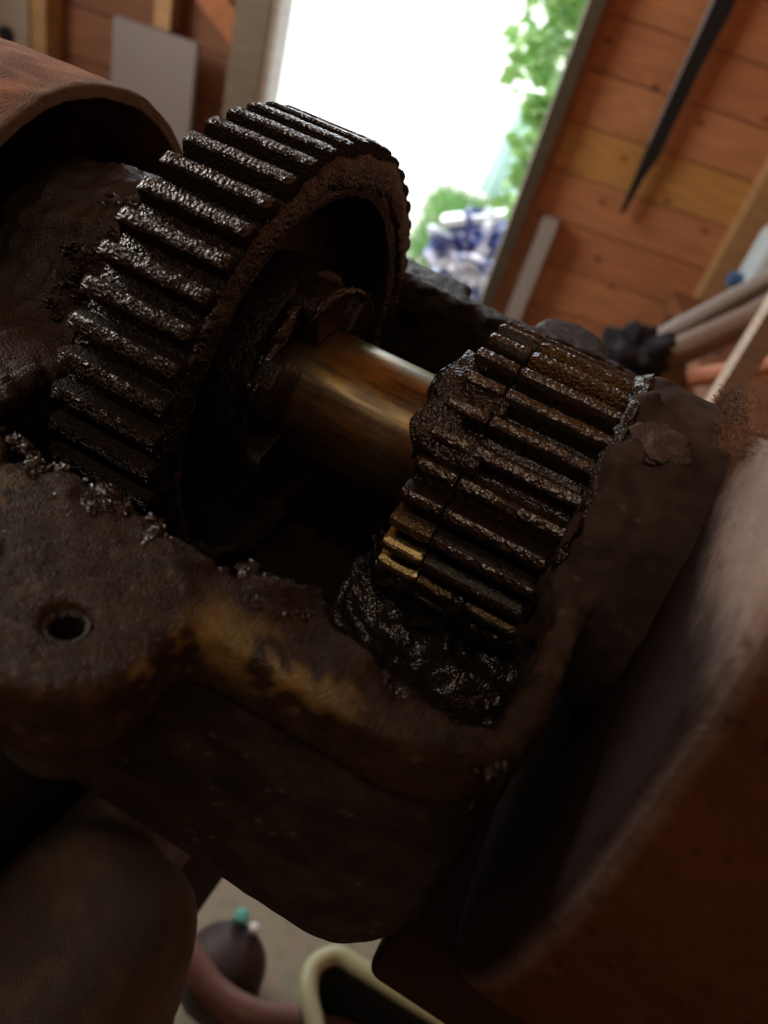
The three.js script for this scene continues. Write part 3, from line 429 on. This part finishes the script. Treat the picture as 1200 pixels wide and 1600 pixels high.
{ // large gear
  const t = thing('large_gear', 'large dished spur gear coated in dark glistening grease', 'gear', P0), XL = -0.145, XR = -0.1075, n = 50;
  part('rim', turned([[XL, 0.055], [XL, 0.0812], [XL + 0.001, 0.0822], [XR - 0.001, 0.0822], [XR, 0.0812], [XR + 0.0004, 0.073], [XR - 0.001, 0.0702]], 150, (x, r, a) => 0.0009 * fbm(x * 80, Math.sin(a) * 9, Math.cos(a) * 9, 3) * (r > 0.06 ? 1 : 0), 0, 2 * PI, 3), M.toothGrease, t);
  part('dish', turned([[XR - 0.001, 0.0702], [XR - 0.004, 0.0688], [-0.126, 0.0675], [-0.129, 0.064]], 120, (x, r, a) => 0.0007 * fbm(x * 80, Math.sin(a) * 9, Math.cos(a) * 9, 3), 0, 2 * PI, 3), M.cup, t);
  part('web', turned([[-0.129, 0.064], [-0.131, 0.06], [-0.131, 0.046], [-0.129, 0.043]], 96, (x, r, a) => 0.001 * N3(x * 90, Math.sin(a) * 9, Math.cos(a) * 9), 0, 2 * PI, 3), M.cup, t);
  part('back_web', turned([[-0.144, 0.056], [-0.140, 0.054], [-0.140, 0.028]], 64), M.cup, t);
  part('hub', turned([[-0.130, 0.0435], [-0.112, 0.0425], [-0.1105, 0.041], [-0.110, 0.0255]], 96, (x, r, a) => r > 0.03 ? 0.001 * fbm(x * 120, Math.sin(a) * 7, Math.cos(a) * 7, 3) : 0, 0, 2 * PI, 4), M.cup, t);
  for (let i = 0; i < 6; i++) { // clutch jaws
    const s = new THREE.Shape(), h = 17 * D2R; s.moveTo(-Math.sin(h) * 0.0262, Math.cos(h) * 0.0262); s.lineTo(-Math.sin(h * 0.98) * 0.037, Math.cos(h * 0.98) * 0.037); s.quadraticCurveTo(-Math.sin(h * 0.9) * 0.0425, Math.cos(h * 0.9) * 0.0425, 0, 0.0425); s.quadraticCurveTo(Math.sin(h * 0.9) * 0.0425, Math.cos(h * 0.9) * 0.0425, Math.sin(h * 0.98) * 0.037, Math.cos(h * 0.98) * 0.037); s.lineTo(Math.sin(h) * 0.0262, Math.cos(h) * 0.0262); s.quadraticCurveTo(0, 0.0275, -Math.sin(h) * 0.0262, Math.cos(h) * 0.0262);
    const g = new THREE.ExtrudeGeometry(s, { depth: 0.011, bevelEnabled: true, bevelSize: 0.0008, bevelThickness: 0.0012, bevelSegments: 3, curveSegments: 10 }); g.rotateY(PI / 2); g.translate(-0.1115, 0, 0);
    const m = part('jaw', finish(g), M.pinionFlank, t); m.rotation.x = (i * 60 + 6) * D2R; }
  const V = Array.from({ length: 6 }, (_, k) => toothGeometry(XL, XR, 0.0803, 0.0883, 0.0068, 0.0046, k + 1, 0.00010)), T = Array.from({ length: 6 }, (_, k) => tipGeometry(XL, XR, 0.0883, 0.0045, k + 1, 0.00016, 60));
  for (let i = 0; i < n; i++) { const a = 67.3 + i * 360 / n; const k = (i * 5 + (i >> 2)) % 6, m = part('tooth', V[k], M.flank, t); m.rotation.x = -a * D2R; part('tip_grease', T[(k + i) % 6], M.toothGrease, m); }
  part('rim_grease', ringGrease(XR + 0.0002, 0.0792, 0.0066, 4, 0.4, 0, 2 * PI, 0.3), M.grease, t, 'grease smeared over the tooth ends').userData.kind = 'stuff';
  part('hub_grease', ringGrease(-0.1, 0.0405, 0.0017, 8, 0.9, 60 * D2R, 190 * D2R, 0.8), M.wetGrease, t).userData.kind = 'stuff';
  part('hub_grease', ringGrease(-0.106, 0.0415, 0.0026, 13, 1.0, -30 * D2R, 70 * D2R, 0.9), M.wetGrease, t).userData.kind = 'stuff';
  part('back_grease', ringGrease(XL - 0.003, 0.068, 0.009, 17, 0.7, 0, 2 * PI, 0.4), M.grease, t).userData.kind = 'stuff';
}
{ // shaft
  const a1 = pnoise(301, 64), a2 = pnoise(302, 128), a3 = pnoise(303, 10), a4 = pnoise(304, 40);
  const colour = texture(512, 512, (u, v) => { // u along the shaft, v round it from the rear over the top to the front
    const s = 0.5 * a1(u * 0.05, v) + 0.5 * a2(u * 0.08, v) + 0.25 * a4(u, v), p = a3(u * 0.35, v), oil = smooth(-0.25, 0.25, p + 0.5 * s), dirt = 0.6 * smooth(0.0, 0.6, 0.6 * a3(u * 0.3 + 0.37, v + 0.21) + 0.6 * a1(u * 0.04, v));
    const c = [mix(0.68, 0.75, oil), mix(0.60, 0.59, oil), mix(0.47, 0.33, oil)], k = 0.8 * (1 - 0.5 * dirt) * (0.95 + 0.2 * s); return [c[0] * k, c[1] * k, c[2] * k]; }, true);
  const rough = texture(256, 256, (u, v) => 0.72 + 0.2 * a3(u * 0.5, v) + 0.12 * a1(u * 0.05, v));
  const bump = texture(512, 512, (u, v) => 0.5 + 0.3 * a2(u * 0.05, v) + 0.25 * a1(u * 0.04, v));
  const g = gridGeometry(24, 128, (u, v) => { const a = v * 2 * PI - PI / 2, r = 0.025; return [mix(-0.118, -0.04, u), r * Math.sin(a), r * Math.cos(a)]; });
  const t = thing('shaft', 'polished steel shaft with amber oil between the two gears', 'shaft', P0);
  part('bar', g, new THREE.MeshPhysicalMaterial({ color: lin(0.9, 0.9, 0.9), map: colour, metalness: 0.85, roughness: 0.46, roughnessMap: rough, bumpMap: bump, bumpScale: 0.00003 }), t);
  part('oil_bead', ringGrease(-0.0475, 0.0262, 0.0016, 21, 0.8), M.wetGrease, t).userData.kind = 'stuff';
}
{ // small gear
  const t = thing('small_gear', 'small wide spur gear with a groove round it, half clogged with grease', 'gear', P0), n = 31, X0 = -0.0445, XG = -0.0304, X1 = -0.0297, X2 = 0.006;
  part('body', turned([[X0 + 0.001, 0.0255], [X0, 0.027], [X0, 0.0440], [X0 + 0.001, 0.0452], [XG, 0.0452], [XG + 0.0003, 0.0445], [X1 - 0.0003, 0.0445], [X1, 0.0452], [X2 + 0.004, 0.0452]], 124, (x, r, a) => r > 0.043 ? 0.0004 * N3(x * 300, Math.sin(a) * 16, Math.cos(a) * 16) : 0, 0, 2 * PI, 4), M.wetGrease, t);
  const A = Array.from({ length: 5 }, (_, k) => toothGeometry(X0, XG, 0.0451, 0.0526, 0.0068, 0.0036, k + 11, 0.00012, 12)), B = Array.from({ length: 5 }, (_, k) => toothGeometry(X1, X2, 0.0451, 0.0526, 0.0068, 0.0036, k + 21, 0.00012, 30)), T = Array.from({ length: 5 }, (_, k) => tipGeometry(X1, X2, 0.0526, 0.0036, k + 41, 0.00014, 60)), TA = Array.from({ length: 3 }, (_, k) => tipGeometry(X0, XG, 0.0526, 0.0036, k + 51, 0.00016, 24)), C = toothGeometry(X0, XG, 0.0451, 0.0524, 0.0069, 0.0036, 3, 0.00003, 10);
  const rust = new THREE.MeshPhysicalMaterial({ color: lin(0.13, 0.075, 0.028), map: tiled(greaseTint, 0.02), metalness: 0.45, roughness: 0.42, bumpMap: tiled(greaseBump, 0.05), bumpScale: 0.0008 });
  const worn = new THREE.MeshPhysicalMaterial({ color: lin(0.16, 0.12, 0.06), map: tiled(greaseTint, 0.03), metalness: 0.6, roughness: 0.38, bumpMap: tiled(greaseBump, 0.05), bumpScale: 0.0005 });
  for (let i = 0; i < n; i++) {
    const a = 3.3 + i * 360 / n, d = ((a + 180) % 360) - 180, bare = d < 8 && d > -60;
    const m = part('tooth', bare ? C : A[i % 5], bare ? (d < -4 ? M.brass : worn) : M.pinionFlank, t, bare && d < -4 ? 'bare brassy tooth end' : undefined); m.rotation.x = -a * D2R; if (!bare) part('tip_grease', TA[i % 3], M.pinionTip, m);
    const k = part('tooth', B[(i * 3) % 5], d > 78 && d < 100 ? rust : (d < -12 && d > -40 ? worn : M.pinionFlank), t); k.rotation.x = -a * D2R; part('tip_grease', T[(i * 2) % 5], M.pinionTip, k);
  }
  // grease bridging the teeth of the narrow end, with holes in it
  const clog = (x, y, z) => {
    const r = Math.hypot(y, z), a = Math.atan2(y, z) / D2R, w = smooth(22, 33, a) * smooth(82, 68, a);
    const h = fbm(x * 95 + 4, y * 75, z * 75, 2), lim = 0.0458 + w * (0.0056 + 0.0022 * h), xr = -0.0275 + 0.005 * N3(y * 60, z * 60, 5), xl = -0.0472 - 0.008 * w * clamp(0.55 + N3(y * 50, z * 50, 1));
    let d = Math.max(r - lim, 0.026 - r, x - xr, xl - x, (0.3 - w) * 0.02);
    d = smax(d, -(Math.hypot((x + 0.0345) * 1.0, (a - 66) * 0.00085) - 0.0052 + 0.003 * h), 0.002); d = smax(d, -(Math.hypot(x + 0.033, (a - 47) * 0.00085) - 0.0042 + 0.003 * h), 0.002);
    if (Math.abs(d) < 0.004) d -= 0.0005 * fbm(x * 160, y * 160, z * 160, 2);
    return d * 0.8; };
  part('clogged_grease', netGeometry(clog, [-0.058, -0.012, -0.02], [-0.018, 0.058, 0.058], 0.0006), M.grease, t, 'grease bridging the tooth gaps').userData.kind = 'stuff';
  part('end_grease', ringGrease(X2 + 0.0005, 0.0515, 0.0046, 33, 0.8, -15 * D2R, 200 * D2R, 0.9), M.grease, t).userData.kind = 'stuff';
  { const b = blob(0.0085, 0.0022, 0.0075, 0.5, 1.6, 4.4, 30); b.rotateX(-22 * D2R * -1); b.translate(0.0165, 0.0548 * Math.sin(66 * D2R), 0.0548 * Math.cos(66 * D2R)); part('grease_patch', finish(b), new THREE.MeshPhysicalMaterial({ color: lin(0.075, 0.055, 0.052), roughness: 0.55, bumpMap: tiled(castBump, 0.06), bumpScale: 0.0006 }), t, 'flat purplish patch of old grease on the collar'); }
  const drip = []; const r = rng(8);
  for (let i = 0; i < 26; i++) { const a = (-62 + 44 * r()) * D2R, x = mix(X0 - 0.002, X2, r()), s = 0.0015 + 0.003 * r(), b = blob(s, s * 1.4, s, 0.7, 1.9, i * 2.7, 12); b.translate(x, 0.0515 * Math.sin(a), 0.0515 * Math.cos(a)); drip.push(b); }
  part('hanging_grease', finish(mergeGeometries(drip)), M.wetGrease, t).userData.kind = 'stuff';
}
{ // bell housing on the right
  const t = thing('bell_housing', 'big rusty bell housing, its end face painted with sky sheen, grease and shade', 'bell housing', P0);
  const yz = [[0.0555, -0.03], [0.0615, 0.012], [0.0745, 0.044], [0.084, 0.08], [0.0805, 0.112], [0.067, 0.1245], [0.041, 0.1315], [0.0, 0.138], [-0.06, 0.128], [-0.12, 0.088], [-0.145, 0.02], [-0.135, -0.05], [-0.08, -0.095], [0.0, -0.1], [0.04, -0.075]];
  const cv = new THREE.CatmullRomCurve3(yz.map(([y, z]) => new THREE.Vector3(0, y, z)), true, 'centripetal'), NP = 460, ring = cv.getSpacedPoints(NP), C = [-0.01, 0.03];
  const sec = [[0.0362, 0.30], [0.0362, 0.62], [0.0356, 0.82], [0.0352, 0.90], [0.0352, 0.95], [0.0362, 0.98], [0.0388, 1.0], [0.043, 1.008], [0.06, 1.012], [0.09, 1.02], [0.14, 1.03], [0.2, 1.03], [0.28, 0.9], [0.3, 0.4], [0.3, 0.01]];
  const g = gridGeometry(NP, 196, (u, v) => { const q = v * (sec.length - 1), i = Math.min(sec.length - 2, Math.floor(q)), f = q - i, x = mix(sec[i][0], sec[i + 1][0], f), k = mix(sec[i][1], sec[i + 1][1], f), p = ring[Math.round(u * NP) % NP]; const y = C[0] + (p.y - C[0]) * k, z = C[1] + (p.z - C[1]) * k, w = 0.0006 * fbm(x * 60, y * 60, z * 60, 3); return [x + (k < 0.97 ? w : 0), y + w, z + w]; });
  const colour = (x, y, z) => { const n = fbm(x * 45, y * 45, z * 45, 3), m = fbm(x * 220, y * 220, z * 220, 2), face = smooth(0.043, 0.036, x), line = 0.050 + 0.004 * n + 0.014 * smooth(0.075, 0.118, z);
    let c = [0.085, 0.032, 0.015]; c = [mix(c[0], 0.31, face), mix(c[1], 0.235, face), mix(c[2], 0.205, face)]; { const b = smooth(0.045, 0.025, z + 0.004 * n) * smooth(0.03, 0.04, y); c = [mix(c[0], 0.17, b), mix(c[1], 0.08, b), mix(c[2], 0.04, b)]; }  // pale end face has the sky reflection put into its colour
    const g = face * smooth(line + 0.016, line - 0.010, y + 0.002 * m); c = [mix(c[0], 0.022, g), mix(c[1], 0.015, g), mix(c[2], 0.014, g)];  // grease on the lower face, with its shade painted into the same dark colour
    const s = 1 + 0.12 * m + 0.12 * n, spot = N3(x * 300, y * 300, z * 300) > 0.55 ? 0.6 : 1; return [c[0] * s * spot, c[1] * s * spot, c[2] * s * spot]; };
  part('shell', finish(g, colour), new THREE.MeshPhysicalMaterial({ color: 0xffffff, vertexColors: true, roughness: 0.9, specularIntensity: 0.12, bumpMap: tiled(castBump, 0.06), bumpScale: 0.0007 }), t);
  part('bed_plate', finish(box(0.33, 0.05, 0.18, 0.006).translate(0.183, -0.18, -0.012)), BED, t, 'dark rusty bed plate under the shell');
  // rusty fibres on its upper edge
  const r = rng(66), fib = [], ed = cv.getSpacedPoints(600).filter(p => p.z > -0.04 && p.z < 0.05 && p.y > 0.03);
  for (let i = 0; i < 1900; i++) { const p = ed[Math.floor(r() * ed.length)], x = 0.029 + 0.02 * r() * (0.3 + r()), k = x < 0.0355 ? mix(0.9, 1, r()) : 1.0, b = new THREE.Vector3(x, C[0] + (p.y - C[0]) * k - 0.0016, C[1] + (p.z - C[1]) * k), d = new THREE.Vector3(r() - 0.6, 0.25 + 0.6 * r(), r() - 0.4).normalize(), l = 0.001 + 0.0022 * r() * r(), c = b.clone().addScaledVector(d, l * 0.6).add(new THREE.Vector3((r() - 0.5) * 0.002, 0, (r() - 0.5) * 0.002)), e = b.clone().addScaledVector(d, l).add(new THREE.Vector3((r() - 0.5) * 0.003, -0.0006, (r() - 0.5) * 0.003));
    fib.push(new THREE.TubeGeometry(new THREE.QuadraticBezierCurve3(b, c, e), 3, 0.00013, 3)); }
  part('rust_fibres', mergeGeometries(fib), new THREE.MeshStandardMaterial({ color: lin(0.2, 0.1, 0.05), roughness: 0.9 }), t, 'fuzzy orange brown rust fibres').userData.kind = 'stuff';
}
{ // rusty cover tube on the left
  const t = thing('cover_tube', 'rust brown round cover with an open end behind the large gear', 'cover', P0);
  const prof = [[-0.36, 0.0585], [-0.32, 0.066], [-0.28, 0.0705], [-0.24, 0.0722], [-0.2128, 0.0724], [-0.2116, 0.0721], [-0.2112, 0.0716], [-0.2112, 0.0678], [-0.2116, 0.0673], [-0.2128, 0.0670], [-0.25, 0.0665], [-0.36, 0.053]];
  const g = turned(prof, 160, (x, r, a) => 0.0007 * fbm(x * 70, r * Math.sin(a) * 70, r * Math.cos(a) * 70, 3), 0, 2 * PI, 5);
  const col = (x, y, z) => { const n = fbm(x * 60, y * 60, z * 60, 3), m = fbm(x * 300, y * 300, z * 300, 2), k = smooth(-0.25, 0.35, n + 0.3 * m), e = smooth(-0.2142, -0.2122, x + 0.0006 * m); let c = [mix(0.20, 0.34, k), mix(0.085, 0.155, k), mix(0.045, 0.075, k)]; c = [mix(c[0], 0.20, e), mix(c[1], 0.15, e), mix(c[2], 0.12, e)]; const s = 1 + 0.35 * m; return [c[0] * s, c[1] * s, c[2] * s]; };
  part('shell', finish(g, col), new THREE.MeshStandardMaterial({ color: 0xffffff, vertexColors: true, roughness: 0.82, bumpMap: tiled(castBump, 0.05), bumpScale: 0.0006 }), t);
  part('end_plate', turned([[-0.36, 0.058], [-0.362, 0.04], [-0.362, 0.0001]], 64), M.cast, t);
}
{ // cast pedestal below
  const t = thing('pedestal', 'dusty brown cast pedestal below the gear housing', 'pedestal', [0, 0, 0]);
  const sd = (x, y, z) => { let d = smin(sdBox(x, y, z, -0.09, 0.58, 0.145, 0.041, 0.19, 0.062, 0.03), Math.max(Math.hypot(x + 0.13, z - 0.02) - 0.035, Math.abs(y - 0.425) - 0.423), 0.03); d = smin(d, sdBox(x, y, z, -0.115, 0.70, 0.08, 0.025, 0.04, 0.08, 0.015), 0.02); return d + 0.001 * fbm(x * 40, y * 40, z * 40, 2); };
  part('base_beam', finish(mergeGeometries([box(0.26, 0.5, 0.34, 0.02).translate(-0.268, 0.55, 0.07), box(0.31, 0.34, 0.17, 0.02).translate(-0.245, 0.685, -0.012)])), new THREE.MeshPhysicalMaterial({ color: lin(0.012, 0.01, 0.009), roughness: 0.8, specularIntensity: 0.3, bumpMap: tiled(castBump, 0.06), bumpScale: 0.0006 }), t, 'black base beam');
  part('column', netGeometry(sd, [-0.21, -0.005, -0.05], [0.0, 0.885, 0.22], 0.005, (x, y, z) => { const n = fbm(x * 30, y * 30, z * 30, 3); const q = smooth(0.1, 0.4, fbm(x * 90, y * 90, z * 90, 3)); return [0.05 * (1 + 0.6 * n) + 0.03 * q, 0.034 * (1 + 0.6 * n) + 0.016 * q, 0.024 * (1 + 0.5 * n) + 0.009 * q]; }), new THREE.MeshStandardMaterial({ color: 0xffffff, vertexColors: true, roughness: 0.6, bumpMap: tiled(castBump, 0.05), bumpScale: 0.0003 }), t);
}

renderer.render(scene, camera);
